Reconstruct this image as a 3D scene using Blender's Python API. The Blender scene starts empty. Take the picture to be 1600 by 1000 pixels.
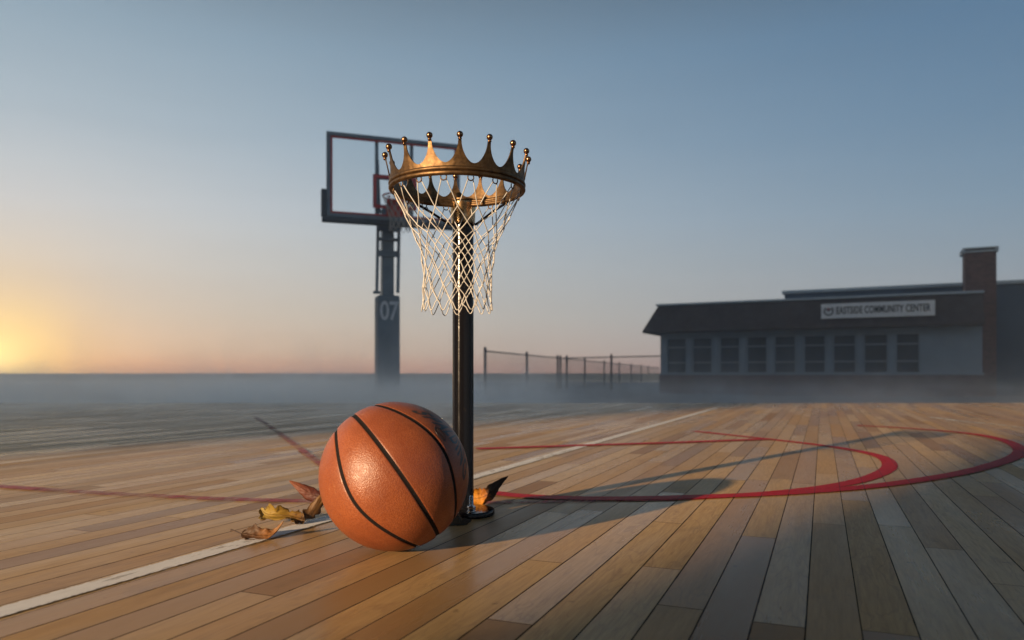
import bpy, bmesh, math, random
from mathutils import Vector, Matrix, Quaternion, noise as mnoise
import numpy as np

R = math.radians
random.seed(7)
sc = bpy.context.scene
COL = sc.collection

# ---------------------------------------------------------------- camera
H = 0.2834            # camera height over the court, metres
F = 1165.0            # focal length in pixels of the 1600 px wide photograph
HY = 586.0            # horizon row
cam_d = bpy.data.cameras.new('camera')
cam = bpy.data.objects.new('camera', cam_d)
COL.objects.link(cam)
cam.location = (0, 0, H)
cam.rotation_euler = (R(90), 0, 0)
cam_d.sensor_width = 36
cam_d.lens = F / 1600 * 36
cam_d.shift_y = (HY - 500) / 1600
cam_d.clip_start = 0.02
cam_d.clip_end = 3000
cam_d.dof.use_dof = True
cam_d.dof.focus_distance = 1.32
cam_d.dof.aperture_fstop = 5.0
sc.camera = cam

# ---------------------------------------------------------------- exposure
sc.view_settings.view_transform = 'Standard'
sc.view_settings.look = 'None'
sc.view_settings.gamma = 1
sc.view_settings.use_curve_mapping = False
EXPO = 1.25
sc.view_settings.exposure = EXPO
sc.cycles.volume_step_rate = 1.0
sc.cycles.volume_max_steps = 256
sc.cycles.max_bounces = 8
sc.cycles.transparent_max_bounces = 16
sc.cycles.volume_bounces = 5

# ---------------------------------------------------------------- sun
SUN_EL = 12.0
SUN_DIR = Vector((0.682, 0.731, 0)).normalized()          # the way its light travels
sd = bpy.data.lights.new('sun', 'SUN')
sd.energy = 5.0
sd.angle = R(0.8)
sd.color = (1.0, 0.71, 0.43)
so = bpy.data.objects.new('sun', sd)
COL.objects.link(so)
tv = Vector((SUN_DIR.x * math.cos(R(SUN_EL)), SUN_DIR.y * math.cos(R(SUN_EL)), -math.sin(R(SUN_EL))))
so.rotation_euler = tv.to_track_quat('-Z', 'Y').to_euler()
so.location = (-6, -8, 6)

# ---------------------------------------------------------------- sky
GLOW_AZ = R(-34.6)    # where the glow sits on the horizon, from +Y towards +X
def lin(r, g, b):
    f = lambda c: (c / 255 / 12.92) if c / 255 <= .04045 else ((c / 255 + .055) / 1.055) ** 2.4
    return (f(r), f(g), f(b), 1)
def world():
    w = bpy.data.worlds.new('World')
    sc.world = w
    w.use_nodes = True
    nt = w.node_tree
    nt.nodes.clear()
    N, L = nt.nodes.new, nt.links.new
    out = N('ShaderNodeOutputWorld')
    bg = N('ShaderNodeBackground')
    tc = N('ShaderNodeTexCoord')
    sep = N('ShaderNodeSeparateXYZ')
    L(tc.outputs['Generated'], sep.inputs[0])
    def mth(op, a, b=None, clamp=False):
        m = N('ShaderNodeMath'); m.operation = op; m.use_clamp = clamp
        for i, v in enumerate((a, b)):
            if v is None: continue
            if isinstance(v, (int, float)): m.inputs[i].default_value = v
            else: L(v, m.inputs[i])
        return m.outputs[0]
    el = mth('ADD', sep.outputs['Z'], 0.0)
    az = mth('ARCTAN2', sep.outputs['X'], sep.outputs['Y'])
    da = mth('ABSOLUTE', mth('SUBTRACT', az, GLOW_AZ))
    t = mth('DIVIDE', da, R(78), True)
    def ramp(stops, fac):
        r = N('ShaderNodeValToRGB')
        e = r.color_ramp.elements
        while len(e) < len(stops): e.new(0.5)
        for k, (p, c) in enumerate(stops):
            e[k].position = p; e[k].color = lin(*c)
        L(fac, r.inputs[0])
        return r.outputs[0]
    near = ramp([(0, (244, 162, 116)), (.03, (236, 204, 174)), (.075, (230, 216, 198)), (.13, (217, 217, 213)), (.20, (200, 210, 218)),
                 (.29, (168, 188, 203)), (.39, (140, 166, 185)), (.54, (62, 84, 104)), (1, (40, 56, 74))], el)
    far = ramp([(0, (146, 142, 156)), (.03, (144, 148, 165)), (.075, (134, 152, 170)), (.13, (120, 148, 171)), (.20, (100, 138, 168)),
                (.29, (80, 123, 158)), (.39, (63, 109, 147)), (.54, (38, 58, 76)), (1, (26, 40, 56))], el)
    mx = N('ShaderNodeMix'); mx.data_type = 'RGBA'
    sm = N('ShaderNodeMapRange'); sm.interpolation_type = 'SMOOTHSTEP'
    L(t, sm.inputs[0])
    tt = mth('ADD', mth('MULTIPLY', t, .55), mth('MULTIPLY', sm.outputs[0], .45))
    L(tt, mx.inputs[0]); L(near, mx.inputs[6]); L(far, mx.inputs[7])
    # the glow of the low sun behind thin cloud
    gd = Vector((math.sin(GLOW_AZ), math.cos(GLOW_AZ), 0.016)).normalized()
    dot = N('ShaderNodeVectorMath'); dot.operation = 'DOT_PRODUCT'
    L(tc.outputs['Generated'], dot.inputs[0]); dot.inputs[1].default_value = gd
    ang = mth('ARCCOSINE', mth('MINIMUM', dot.outputs['Value'], 1.0))
    def glow(sig, col, k):
        g = mth('EXPONENT', mth('MULTIPLY', mth('POWER', mth('DIVIDE', ang, sig), 1.6), -1.0))
        c = N('ShaderNodeMix'); c.data_type = 'RGBA'
        L(mth('MULTIPLY', g, k), c.inputs[0]); c.inputs[6].default_value = (0, 0, 0, 1); c.inputs[7].default_value = col
        return c.outputs[2]
    def add(a, b):
        m = N('ShaderNodeMix'); m.data_type = 'RGBA'; m.blend_type = 'ADD'
        m.inputs[0].default_value = 1
        L(a, m.inputs[6]); L(b, m.inputs[7])
        return m.outputs[2]
    def towards(a, sig, col, k):
        g = mth('EXPONENT', mth('MULTIPLY', mth('POWER', mth('DIVIDE', ang, sig), 1.7), -1.0))
        m = N('ShaderNodeMix'); m.data_type = 'RGBA'
        L(mth('MULTIPLY', g, k), m.inputs[0]); L(a, m.inputs[6]); m.inputs[7].default_value = col
        return m.outputs[2]
    c = towards(mx.outputs[2], R(5.2), (1.05, .60, .22, 1), .5)
    c = towards(c, R(3.6), (1.5, 1.08, .30, 1), .95)
    c = add(c, glow(R(1.6), (1.0, .8, .35, 1), .8))
    mp = N('ShaderNodeMapping'); L(tc.outputs['Generated'], mp.inputs['Vector']); mp.inputs['Scale'].default_value = (3, 3, 30)
    nz = N('ShaderNodeTexNoise'); L(mp.outputs[0], nz.inputs['Vector']); nz.inputs['Scale'].default_value = 1.3; nz.inputs['Detail'].default_value = 5; nz.inputs['Distortion'].default_value = .6
    vr = N('ShaderNodeMapRange'); L(nz.outputs['Fac'], vr.inputs[0]); vr.inputs[1].default_value = .3; vr.inputs[2].default_value = .7; vr.inputs[3].default_value = .985; vr.inputs[4].default_value = 1.015
    hm = N('ShaderNodeCombineXYZ')
    for i_ in range(3): L(vr.outputs[0], hm.inputs[i_])
    cm = N('ShaderNodeMix'); cm.data_type = 'RGBA'; cm.blend_type = 'MULTIPLY'; cm.inputs[0].default_value = 1
    L(c, cm.inputs[6]); L(hm.outputs[0], cm.inputs[7]); c = cm.outputs[2]
    # thin physical sky on top
    sky = N('ShaderNodeTexSky'); sky.sky_type = 'NISHITA'; sky.sun_disc = False
    sky.sun_elevation = R(3); sky.sun_rotation = GLOW_AZ
    sk = N('ShaderNodeMix'); sk.data_type = 'RGBA'; sk.blend_type = 'ADD'
    sk.inputs[0].default_value = .012
    L(c, sk.inputs[6]); L(sky.outputs[0], sk.inputs[7])
    L(sk.outputs[2], bg.inputs['Color'])
    bg.inputs['Strength'].default_value = 0.5 ** EXPO
    L(bg.outputs[0], out.inputs['Surface'])
world()

# ---------------------------------------------------------------- placing helpers
def P(px, py, d):
    """point of the place seen at that pixel of the photograph, d metres ahead"""
    return Vector(((px - 800) / F * d, d, H - (py - HY) / F * d))
def G(px, py, z=0.0):
    d = (H - z) * F / (py - HY)
    return P(px, py, d)

# ---------------------------------------------------------------- object helpers
def link(name, me, mat=None, parent=None):
    o = bpy.data.objects.new(name, me)
    COL.objects.link(o)
    if mat is not None:
        me.materials.append(mat)
    if parent is not None: o.parent = parent
    return o
def mesh(name, verts, faces, mat=None, parent=None, smooth=False):
    me = bpy.data.meshes.new(name)
    me.from_pydata([tuple(v) for v in verts], [], faces)
    me.update()
    if smooth: me.polygons.foreach_set('use_smooth', [True] * len(me.polygons))
    return link(name, me, mat, parent)
class MB:
    """collects shapes into one mesh"""
    def __init__(self): self.v = []; self.f = []; self.s = []
    def add(self, vs, fs, smooth=False):
        b = len(self.v)
        self.v += [Vector(v) for v in vs]
        self.f += [tuple(i + b for i in f) for f in fs]
        self.s += [smooth] * len(fs)
    def box(self, x0, y0, z0, x1, y1, z1, bev=0.0):
        if bev <= 0:
            v = [(x, y, z) for z in (z0, z1) for y in (y0, y1) for x in (x0, x1)]
            self.add(v, [(0, 2, 3, 1), (4, 5, 7, 6), (0, 1, 5, 4), (2, 6, 7, 3), (0, 4, 6, 2), (1, 3, 7, 5)])
        else:
            bm = bmesh.new()
            bmesh.ops.create_cube(bm, size=1)
            for v in bm.verts:
                v.co = Vector(((x0 + x1) / 2 + v.co.x * (x1 - x0), (y0 + y1) / 2 + v.co.y * (y1 - y0), (z0 + z1) / 2 + v.co.z * (z1 - z0)))
            bmesh.ops.bevel(bm, geom=bm.edges[:], offset=bev, segments=2, affect='EDGES', profile=.5)
            bm.verts.index_update()
            self.add([v.co.copy() for v in bm.verts], [tuple(v.index for v in f.verts) for f in bm.faces])
            bm.free()
    def beam(self, a, b, w, h):
        a, b = Vector(a), Vector(b)
        d = (b - a).normalized()
        up = Vector((0, 0, 1)) if abs(d.z) < .9 else Vector((0, 1, 0))
        s = d.cross(up).normalized(); u = s.cross(d)
        v = [p + s * (sx * w / 2) + u * (su * h / 2) for p in (a, b) for sx, su in ((-1, -1), (1, -1), (1, 1), (-1, 1))]
        self.add(v, [(0, 3, 2, 1), (4, 5, 6, 7)] + [(i, (i + 1) % 4, 4 + (i + 1) % 4, 4 + i) for i in range(4)])
    def tube(self, pts, r, n=8, closed=False, caps=True, rs=None):
        pts = [Vector(p) for p in pts]
        m = len(pts)
        T = []
        for i in range(m):
            a = pts[(i - 1) % m] if (closed or i > 0) else pts[i]
            b = pts[(i + 1) % m] if (closed or i < m - 1) else pts[i]
            T.append((b - a).normalized())
        u = T[0].orthogonal().normalized()
        vs = []
        for i in range(m):
            if i: u = (u - T[i] * u.dot(T[i])).normalized()
            w = T[i].cross(u)
            rr = rs[i] if rs else r
            vs += [pts[i] + (u * math.cos(2 * math.pi * k / n) + w * math.sin(2 * math.pi * k / n)) * rr for k in range(n)]
        fs = []
        for i in range(m if closed else m - 1):
            j = (i + 1) % m
            for k in range(n):
                k2 = (k + 1) % n
                fs.append((i * n + k, i * n + k2, j * n + k2, j * n + k))
        if closed:     # undo the twist of the last ring by matching nearest vertex
            best = min(range(n), key=lambda s: (vs[(m - 1) * n] - vs[s]).length)
            fs = fs[:-n] + [((m - 1) * n + k, (m - 1) * n + (k + 1) % n, (k + 1 + best) % n, (k + best) % n) for k in range(n)]
        elif caps:
            fs.append(tuple(range(n - 1, -1, -1))); fs.append(tuple((m - 1) * n + k for k in range(n)))
        self.add(vs, fs, True)
    def lathe(self, prof, cx=0, cy=0, n=32, closed=False):
        """profile of (radius, z) turned about a vertical axis"""
        vs = [(cx + r * math.cos(2 * math.pi * k / n), cy + r * math.sin(2 * math.pi * k / n), z) for r, z in prof for k in range(n)]
        fs = []
        m = len(prof)
        for i in range(m if closed else m - 1):
            j = (i + 1) % m
            for k in range(n):
                fs.append((i * n + k, i * n + (k + 1) % n, j * n + (k + 1) % n, j * n + k))
        if not closed:
            fs.append(tuple(range(n - 1, -1, -1))); fs.append(tuple((m - 1) * n + k for k in range(n)))
        self.add(vs, fs, True)
    def sphere(self, c, r, nu=16, nv=10):
        c = Vector(c)
        vs = [c + Vector((0, 0, r))]
        for i in range(1, nv):
            a = math.pi * i / nv
            for k in range(nu):
                b = 2 * math.pi * k / nu
                vs.append(c + Vector((math.sin(a) * math.cos(b), math.sin(a) * math.sin(b), math.cos(a))) * r)
        vs.append(c - Vector((0, 0, r)))
        fs = [(0, 1 + k, 1 + (k + 1) % nu) for k in range(nu)]
        for i in range(nv - 2):
            for k in range(nu):
                a = 1 + i * nu
                fs.append((a + k, a + nu + k, a + nu + (k + 1) % nu, a + (k + 1) % nu))
        last = len(vs) - 1; a = 1 + (nv - 2) * nu
        fs += [(last, a + (k + 1) % nu, a + k) for k in range(nu)]
        self.add(vs, fs, True)
    def build(self, name, mat, parent=None, auto=None):
        me = bpy.data.meshes.new(name)
        me.from_pydata([tuple(v) for v in self.v], [], self.f)
        me.polygons.foreach_set('use_smooth', self.s)
        me.update()
        if auto is not None:
            me.set_sharp_from_angle(angle=R(auto))
        return link(name, me, mat, parent)
def empty(name, loc=(0, 0, 0), rz=0.0):
    o = bpy.data.objects.new(name, None)
    COL.objects.link(o)
    o.empty_display_size = .1
    o.location = loc; o.rotation_euler = (0, 0, rz)
    return o
def tag(o, label, cat, group=None, kind=None):
    o['label'] = label; o['category'] = cat
    if group: o['group'] = group
    if kind: o['kind'] = kind
    return o
def structure(o, label=None, cat=None):
    o['kind'] = 'structure'
    if label: o['label'] = label; o['category'] = cat
    return o
def catmull(pts, n=8, closed=False):
    pts = [Vector(p) for p in pts]
    m = len(pts); out = []
    for i in range(m if closed else m - 1):
        if closed: p0, p1, p2, p3 = (pts[(i + k - 1) % m] for k in range(4))
        else:
            p1, p2 = pts[i], pts[i + 1]
            p0 = pts[i - 1] if i else p1 * 2 - p2
            p3 = pts[i + 2] if i + 2 < m else p2 * 2 - p1
        for k in range(n):
            t = k / n
            out.append(.5 * ((2 * p1) + (p2 - p0) * t + (2 * p0 - 5 * p1 + 4 * p2 - p3) * t * t + (3 * p1 - p0 - 3 * p2 + p3) * t ** 3))
    if not closed: out.append(pts[-1])
    return out
def text_mesh(body, size, bold=0.0, spacing=1.0, extrude=0.0):
    cu = bpy.data.curves.new('lettering', 'FONT')
    cu.body = body; cu.size = size; cu.align_x = 'CENTER'; cu.align_y = 'CENTER'
    cu.offset = bold; cu.space_character = spacing; cu.extrude = extrude
    o = bpy.data.objects.new('lettering', cu)
    COL.objects.link(o)
    bpy.context.view_layer.update()
    dg = bpy.context.evaluated_depsgraph_get()
    me = bpy.data.meshes.new_from_object(o.evaluated_get(dg))
    bpy.data.objects.remove(o); bpy.data.curves.remove(cu)
    return me

# ---------------------------------------------------------------- material helper
class NT:
    def __init__(self, name):
        self.m = bpy.data.materials.new(name); self.m.use_nodes = True
        self.t = self.m.node_tree; self.t.nodes.clear()
        self.out = self.t.nodes.new('ShaderNodeOutputMaterial')
    def n(self, typ, **kw):
        x = self.t.nodes.new('ShaderNode' + typ)
        for k, v in kw.items(): setattr(x, k, v)
        return x
    def put(self, sock, v):
        if v is None: return
        if isinstance(v, bpy.types.NodeSocket): self.t.links.new(v, sock)
        elif isinstance(v, (tuple, list)) and sock.type == 'RGBA' and len(v) == 3: sock.default_value = (*v, 1)
        else: sock.default_value = v
    def math(self, op, a, b=None, c=None, clamp=False):
        x = self.n('Math', operation=op, use_clamp=clamp)
        for i, v in enumerate((a, b, c)): self.put(x.inputs[i], v)
        return x.outputs[0]
    def mix(self, f, a, b, mode='MIX'):
        x = self.n('Mix', data_type='RGBA', blend_type=mode)
        self.put(x.inputs[0], f); self.put(x.inputs[6], a); self.put(x.inputs[7], b)
        return x.outputs[2]
    def rng(self, v, a, b, c=0.0, d=1.0, smooth=False):
        x = self.n('MapRange', interpolation_type='SMOOTHSTEP' if smooth else 'LINEAR')
        for i, q in enumerate((v, a, b, c, d)): self.put(x.inputs[i], q)
        return x.outputs[0]
    def obj(self): return self.n('TexCoord').outputs['Object']
    def pos(self): return self.n('NewGeometry').outputs['Position']
    def mapping(self, v, scale=(1, 1, 1), loc=(0, 0, 0), rot=(0, 0, 0)):
        x = self.n('Mapping')
        self.put(x.inputs['Vector'], v); self.put(x.inputs['Scale'], scale); self.put(x.inputs['Location'], loc); self.put(x.inputs['Rotation'], rot)
        return x.outputs[0]
    def noise(self, v, scale, detail=4, rough=.5, dist=0.0, dim='3D'):
        x = self.n('TexNoise', noise_dimensions=dim)
        self.put(x.inputs['Vector'], v); self.put(x.inputs['Scale'], scale); self.put(x.inputs['Detail'], detail)
        self.put(x.inputs['Roughness'], rough); self.put(x.inputs['Distortion'], dist)
        return x.outputs['Fac']
    def vor(self, v, scale, feature='F1', out='Distance'):
        x = self.n('TexVoronoi', feature=feature)
        self.put(x.inputs['Vector'], v); self.put(x.inputs['Scale'], scale)
        return x.outputs[out]
    def attr(self, name, out='Fac'):
        return self.n('Attribute', attribute_name=name).outputs[out]
    def ramp(self, f, stops):
        x = self.n('ValToRGB')
        e = x.color_ramp.elements
        while len(e) < len(stops): e.new(.5)
        for k, (p, c) in enumerate(stops):
            e[k].position = p; e[k].color = (*c, 1)
        self.put(x.inputs[0], f)
        return x.outputs[0]
    def bump(self, h, strength=.3, dist=.001, normal=None):
        x = self.n('Bump')
        self.put(x.inputs['Height'], h); self.put(x.inputs['Strength'], strength); self.put(x.inputs['Distance'], dist)
        if normal is not None: self.put(x.inputs['Normal'], normal)
        return x.outputs[0]
    def bsdf(self, color, rough=.5, metal=0.0, normal=None, spec=.5, coat=0.0, coat_r=.1, **kw):
        b = self.n('BsdfPrincipled')
        self.put(b.inputs['Base Color'], color); self.put(b.inputs['Roughness'], rough); self.put(b.inputs['Metallic'], metal)
        self.put(b.inputs['Specular IOR Level'], spec); self.put(b.inputs['Coat Weight'], coat); self.put(b.inputs['Coat Roughness'], coat_r)
        if normal is not None: self.put(b.inputs['Normal'], normal)
        for k, v in kw.items(): self.put(b.inputs[k.replace('_', ' ')], v)
        self.t.links.new(b.outputs[0], self.out.inputs['Surface'])
        return b
def simple(name, col, rough=.5, metal=0.0, var=.15, scale=6.0, bump=0.0, bscale=60.0, spec=.5, coat=0.0, rvar=.1):
    q = NT(name)
    v = q.obj()
    a = q.noise(v, scale, 5, .6)
    f = q.rng(a, .3, .7, 1 - var, 1 + var)
    c = q.mix(1.0, col, q.n('CombineColor').outputs[0], 'MULTIPLY') if False else None
    cc = q.n('CombineXYZ')
    for i in range(3): q.put(cc.inputs[i], f)
    c = q.mix(1.0, col, cc.outputs[0], 'MULTIPLY')
    r = q.rng(q.noise(v, scale * 3, 4), .3, .7, max(.02, rough - rvar), min(1, rough + rvar))
    nm = q.bump(q.noise(v, bscale, 4), bump, .002) if bump else None
    q.bsdf(c, r, metal, nm, spec, coat)
    return q.m

PLANK_AZ = R(22.6)     # planks run this far to the right of straight ahead
def wood_material():
    q = NT('maple_boards')
    p = q.pos()
    # u along the boards, v across
    rot = q.n('VectorRotate', rotation_type='Z_AXIS')
    q.put(rot.inputs['Vector'], p); q.put(rot.inputs['Angle'], PLANK_AZ)
    s = q.n('SeparateXYZ'); q.put(s.inputs[0], rot.outputs[0])
    u, v = s.outputs['Y'], s.outputs['X']
    W = .0572
    vr = q.math('DIVIDE', q.math('ADD', v, 20 * W + .017), W)
    row = q.math('FLOOR', vr)
    fv = q.math('FRACT', vr)
    wn = q.n('TexWhiteNoise', noise_dimensions='1D'); q.put(wn.inputs['W'], row)
    LEN = .78
    ur = q.math('DIVIDE', q.math('ADD', u, q.math('MULTIPLY', wn.outputs['Value'], 9.0)), q.math('ADD', LEN, q.math('MULTIPLY', wn.outputs['Value'], .5)))
    idx = q.math('FLOOR', ur)
    fu = q.math('FRACT', ur)
    cb = q.n('CombineXYZ'); q.put(cb.inputs[0], row); q.put(cb.inputs[1], idx)
    w2 = q.n('TexWhiteNoise', noise_dimensions='2D'); q.put(w2.inputs['Vector'], cb.outputs[0])
    tone = w2.outputs['Value']
    hsep = q.n('SeparateColor'); q.put(hsep.inputs[0], w2.outputs['Color'])
    # grain: long streaks offset board by board, cathedral rings on some
    go = q.n('CombineXYZ')
    q.put(go.inputs[0], q.math('ADD', v, q.math('MULTIPLY', hsep.outputs[1], 7.0)))
    q.put(go.inputs[1], q.math('ADD', q.math('MULTIPLY', u, .06), q.math('MULTIPLY', hsep.outputs[2], 11.0)))
    q.put(go.inputs[2], tone)
    fine = q.noise(go.outputs[0], 240, 6, .62)
    go2 = q.n('CombineXYZ')
    q.put(go2.inputs[0], q.math('ADD', v, q.math('MULTIPLY', hsep.outputs[1], 7.0)))
    q.put(go2.inputs[1], q.math('ADD', q.math('MULTIPLY', u, .14), q.math('MULTIPLY', hsep.outputs[2], 11.0)))
    broad = q.noise(go2.outputs[0], 26, 3, .5, .8)
    rings = q.math('FRACT', q.math('MULTIPLY', broad, 7.0))
    rings = q.math('ABSOLUTE', q.math('SUBTRACT', rings, .5))
    rings = q.rng(rings, 0.0, .16, 1.0, 0.0, True)
    base = q.ramp(tone, [(0.0, (.27, .140, .050)), (.2, (.41, .240, .090)), (.5, (.50, .312, .122)), (.8, (.57, .375, .158)), (1.0, (.39, .215, .080))])
    c = q.mix(q.rng(fine, .35, .72, 0, .55), base, (.28, .155, .06))
    c = q.mix(q.math('MULTIPLY', rings, q.math('MULTIPLY', hsep.outputs[0], .42)), c, (.25, .14, .068))
    # blotchy wear and dirt
    ws = q.n('CombineXYZ'); q.put(ws.inputs[0], v); q.put(ws.inputs[1], q.math('MULTIPLY', u, .35))
    big = q.noise(ws.outputs[0], 2.6, 6, .68, .5)
    c = q.mix(q.rng(big, .46, .72, 0, .38), c, (.31, .245, .165))
    dirt = q.noise(ws.outputs[0], 13.0, 5, .7, .4)
    c = q.mix(q.rng(dirt, .56, .74, 0, .45), c, (.16, .105, .06))
    spots = q.noise(p, 34, 3, .5)
    c = q.mix(q.rng(spots, .69, .76, 0, .5), c, (.11, .06, .035))
    # dark seams, wider along some rows
    edge = q.math('MULTIPLY', q.math('MINIMUM', fv, q.math('SUBTRACT', 1.0, fv)), W)
    wob = q.noise(p, 30, 2)
    sw = q.math('ADD', .0003, q.math('MULTIPLY', q.math('MULTIPLY', wn.outputs['Value'], wob), .0016))
    seam = q.rng(edge, sw, q.math('ADD', sw, .0006), 1.0, 0.0)
    ends = q.math('MULTIPLY', q.math('MINIMUM', fu, q.math('SUBTRACT', 1.0, fu)), LEN)
    send = q.rng(ends, .0004, .0010, .85, 0.0)
    gap = q.math('MAXIMUM', seam, send)
    c = q.mix(q.math('MULTIPLY', gap, .93), c, (.018, .012, .009))
    hgt = q.math('SUBTRACT', q.math('MULTIPLY', fine, .10), gap)
    cup = q.math('MULTIPLY', q.math('MULTIPLY', edge, 30.0), q.math('SUBTRACT', tone, .35))
    hgt = q.math('ADD', hgt, cup)
    nm = q.bump(hgt, .45, .0011)
    al = q.n('CombineXYZ'); q.put(al.inputs[0], v); q.put(al.inputs[1], q.math('MULTIPLY', u, .12))
    wear = q.noise(al.outputs[0], 9.0, 5, .65, .6)
    r = q.math('ADD', q.rng(wear, .3, .7, .12, .26), q.math('MULTIPLY', fine, .08))
    r = q.math('ADD', r, q.math('MULTIPLY', hsep.outputs[1], .20))
    r = q.math('ADD', r, q.math('MULTIPLY', gap, .4))
    q.bsdf(c, r, 0, nm, q.rng(hsep.outputs[2], 0, 1, .03, .12))
    return q.m
def worn_paint(name, col, lo, hi, rough=.38):
    """floor paint scuffed through to the boards in patches"""
    q = NT(name)
    p = q.pos()
    rot = q.n('VectorRotate', rotation_type='Z_AXIS')
    q.put(rot.inputs['Vector'], p); q.put(rot.inputs['Angle'], PLANK_AZ)
    st = q.mapping(rot.outputs[0], (1, .22, 1))
    a = q.noise(st, 60, 6, .7)
    b = q.noise(p, 3.0, 4, .6)
    m = q.math('ADD', q.math('MULTIPLY', a, .55), q.math('MULTIPLY', b, .45))
    wear = q.rng(m, lo, hi, 0, 1)
    e = q.attr('edge')
    wear = q.math('MAXIMUM', wear, q.math('MULTIPLY', q.math('MULTIPLY', e, e), q.rng(q.noise(p, 90, 3), .45, .6, 0, 1)))
    tone = q.mix(q.rng(a, .3, .7), tuple(x * .8 for x in col), col)
    s = q.n('SeparateXYZ'); q.put(s.inputs[0], rot.outputs[0])
    W = .0572
    fv = q.math('FRACT', q.math('DIVIDE', q.math('ADD', s.outputs['X'], 20 * W + .017), W))
    edge = q.math('MULTIPLY', q.math('MINIMUM', fv, q.math('SUBTRACT', 1.0, fv)), W)
    seam = q.rng(edge, .0005, .0012, 1.0, 0.0)
    tone = q.mix(q.math('MULTIPLY', seam, .75), tone, (.03, .02, .018))
    bs = q.bsdf(tone, rough + .12, 0, q.bump(q.math('SUBTRACT', a, seam), .2, .0006), .05)
    tr = q.n('BsdfTransparent')
    ms = q.n('MixShader')
    q.put(ms.inputs[0], wear); q.t.links.new(bs.outputs[0], ms.inputs[1]); q.t.links.new(tr.outputs[0], ms.inputs[2])
    q.t.links.new(ms.outputs[0], q.out.inputs['Surface'])
    return q.m

# ================================================================ THE SETTING
GZ = -0.35              # the ground round the raised court
def build_ground():
    q = NT('asphalt')
    p = q.pos()
    a = q.noise(p, .35, 5, .6)
    b = q.noise(p, 45, 3, .6)
    c = q.mix(q.rng(a, .35, .65), (.17, .19, .215), (.22, .245, .27))
    c = q.mix(q.rng(b, .45, .7, 0, .35), c, (.13, .15, .17))
    q.bsdf(c, .8, 0, q.bump(b, .4, .01))
    structure(mesh('ground', [(-150, -90, GZ), (150, -90, GZ), (150, 150, GZ), (-150, 150, GZ)], [(0, 1, 2, 3)], q.m))
    # low bank that closes the view at the horizon
    m = MB()
    n = 90
    prof = []
    for i in range(n + 1):
        x = -140 + 280 * i / n
        hgt = .475 + .03 * mnoise.noise(Vector((x * .05, 3, 0))) + .012 * mnoise.noise(Vector((x * .4, 9, 0)))
        prof.append((x, hgt))
    vs = []
    for x, hz in prof: vs += [(x, 84, GZ - .1), (x, 86.5, hz), (x, 90, hz + .01), (x, 95, GZ - .1)]
    fs = []
    for i in range(n):
        for k in range(3): fs.append((4 * i + k, 4 * i + 4 + k, 4 * i + 5 + k, 4 * i + k + 1))
    m.add(vs, fs, True)
    structure(m.build('bank', simple('bank_soil', (.035, .052, .07), .9, var=.25, scale=.4)))
build_ground()

COURT_FAR = 7.55
def build_court():
    m = MB()
    m.box(-11, -4, GZ + .004, 12, COURT_FAR, 0)
    structure(m.build('floor', wood_material()))
build_court()

def ribbon(name, pts, width, z, mat, taper=None):
    """a painted line of real width lying on the boards"""
    pts = [Vector((p[0], p[1], 0)) for p in pts]
    vs, fs, ed = [], [], []
    cols = (-1, -.7, 0, .7, 1)
    for i, p in enumerate(pts):
        a = pts[max(0, i - 1)]; b = pts[min(len(pts) - 1, i + 1)]
        t = (b - a).normalized()
        s = Vector((t.y, -t.x, 0))
        w = width if taper is None else width * taper[0] + (width * (taper[1] - taper[0])) * i / (len(pts) - 1)
        for c in cols:
            vs.append(p + s * (c * w / 2) + Vector((0, 0, z)))
            ed.append(0.0 if abs(c) < .9 else 1.0)
    k = len(cols)
    for i in range(len(pts) - 1):
        for j in range(k - 1): fs.append((i * k + j, i * k + j + 1, i * k + k + j + 1, i * k + k + j))
    o = mesh(name, vs, fs, mat)
    at = o.data.attributes.new('edge', 'FLOAT', 'POINT')
    at.data.foreach_set('value', ed)
    return structure(o)
def build_lines():
    white = worn_paint('white_floor_paint', (.78, .77, .75), .55, .66)
    red = worn_paint('red_floor_paint', (.44, .007, .011), .60, .72)
    faded = worn_paint('faded_red_floor_paint', (.40, .07, .08), .40, .58)
    a, b = G(-60, 975), G(1121, 637)
    ribbon('white_line', [a.lerp(b, t / 60) for t in range(61)], .041, .0015, white)
    g = lambda *l: catmull([G(x, y) for x, y in l], 10)
    # inner arc with its long straight front edge
    ribbon('red_arc', g((960, 781.5), (1050, 780), (1180, 773), (1280, 763), (1345, 751), (1382, 737), (1390, 726), (1378, 715), (1345, 706),
                        (1290, 697), (1215, 688), (1150, 681), (1085, 674)), .046, .0017, red)
    ribbon('outer_red_arc', g((770, 771), (810, 775.5), (870, 778.5), (960, 780), (1100, 777), (1230, 771.5), (1340, 763), (1430, 752), (1510, 738), (1570, 721), (1594, 708), (1588, 697), (1560, 686),
                              (1515, 678), (1440, 671), (1340, 665)), .050, .0024, red)
    ribbon('faded_front_line', g((640, 786), (745, 786), (885, 784), (985, 781)), .034, .0017, faded)
    ribbon('red_line', g((745, 702), (900, 697), (1060, 692), (1206, 686.5)), .058, .0031, red)
    gone = worn_paint('nearly_gone_red_floor_paint', (.38, .10, .11), .40, .60)
    ribbon('scuffed_red_line', g((-60, 757), (0, 761), (100, 768), (200, 774)), .042, .0024, gone)
    ribbon('faded_red_line', g((200, 774), (330, 780), (480, 784), (660, 786)), .042, .0024, faded)
    ribbon('faded_cross_line', g((398, 652), (415, 662), (440, 680), (500, 725), (560, 765)), .030, .0031, gone)
    ribbon('far_white_line', g((1448, 651), (1500, 658), (1560, 664), (1640, 674)), .05, .0015, worn_paint('scuffed_white_floor_paint', (.7, .69, .66), .44, .54))
build_lines()

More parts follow.
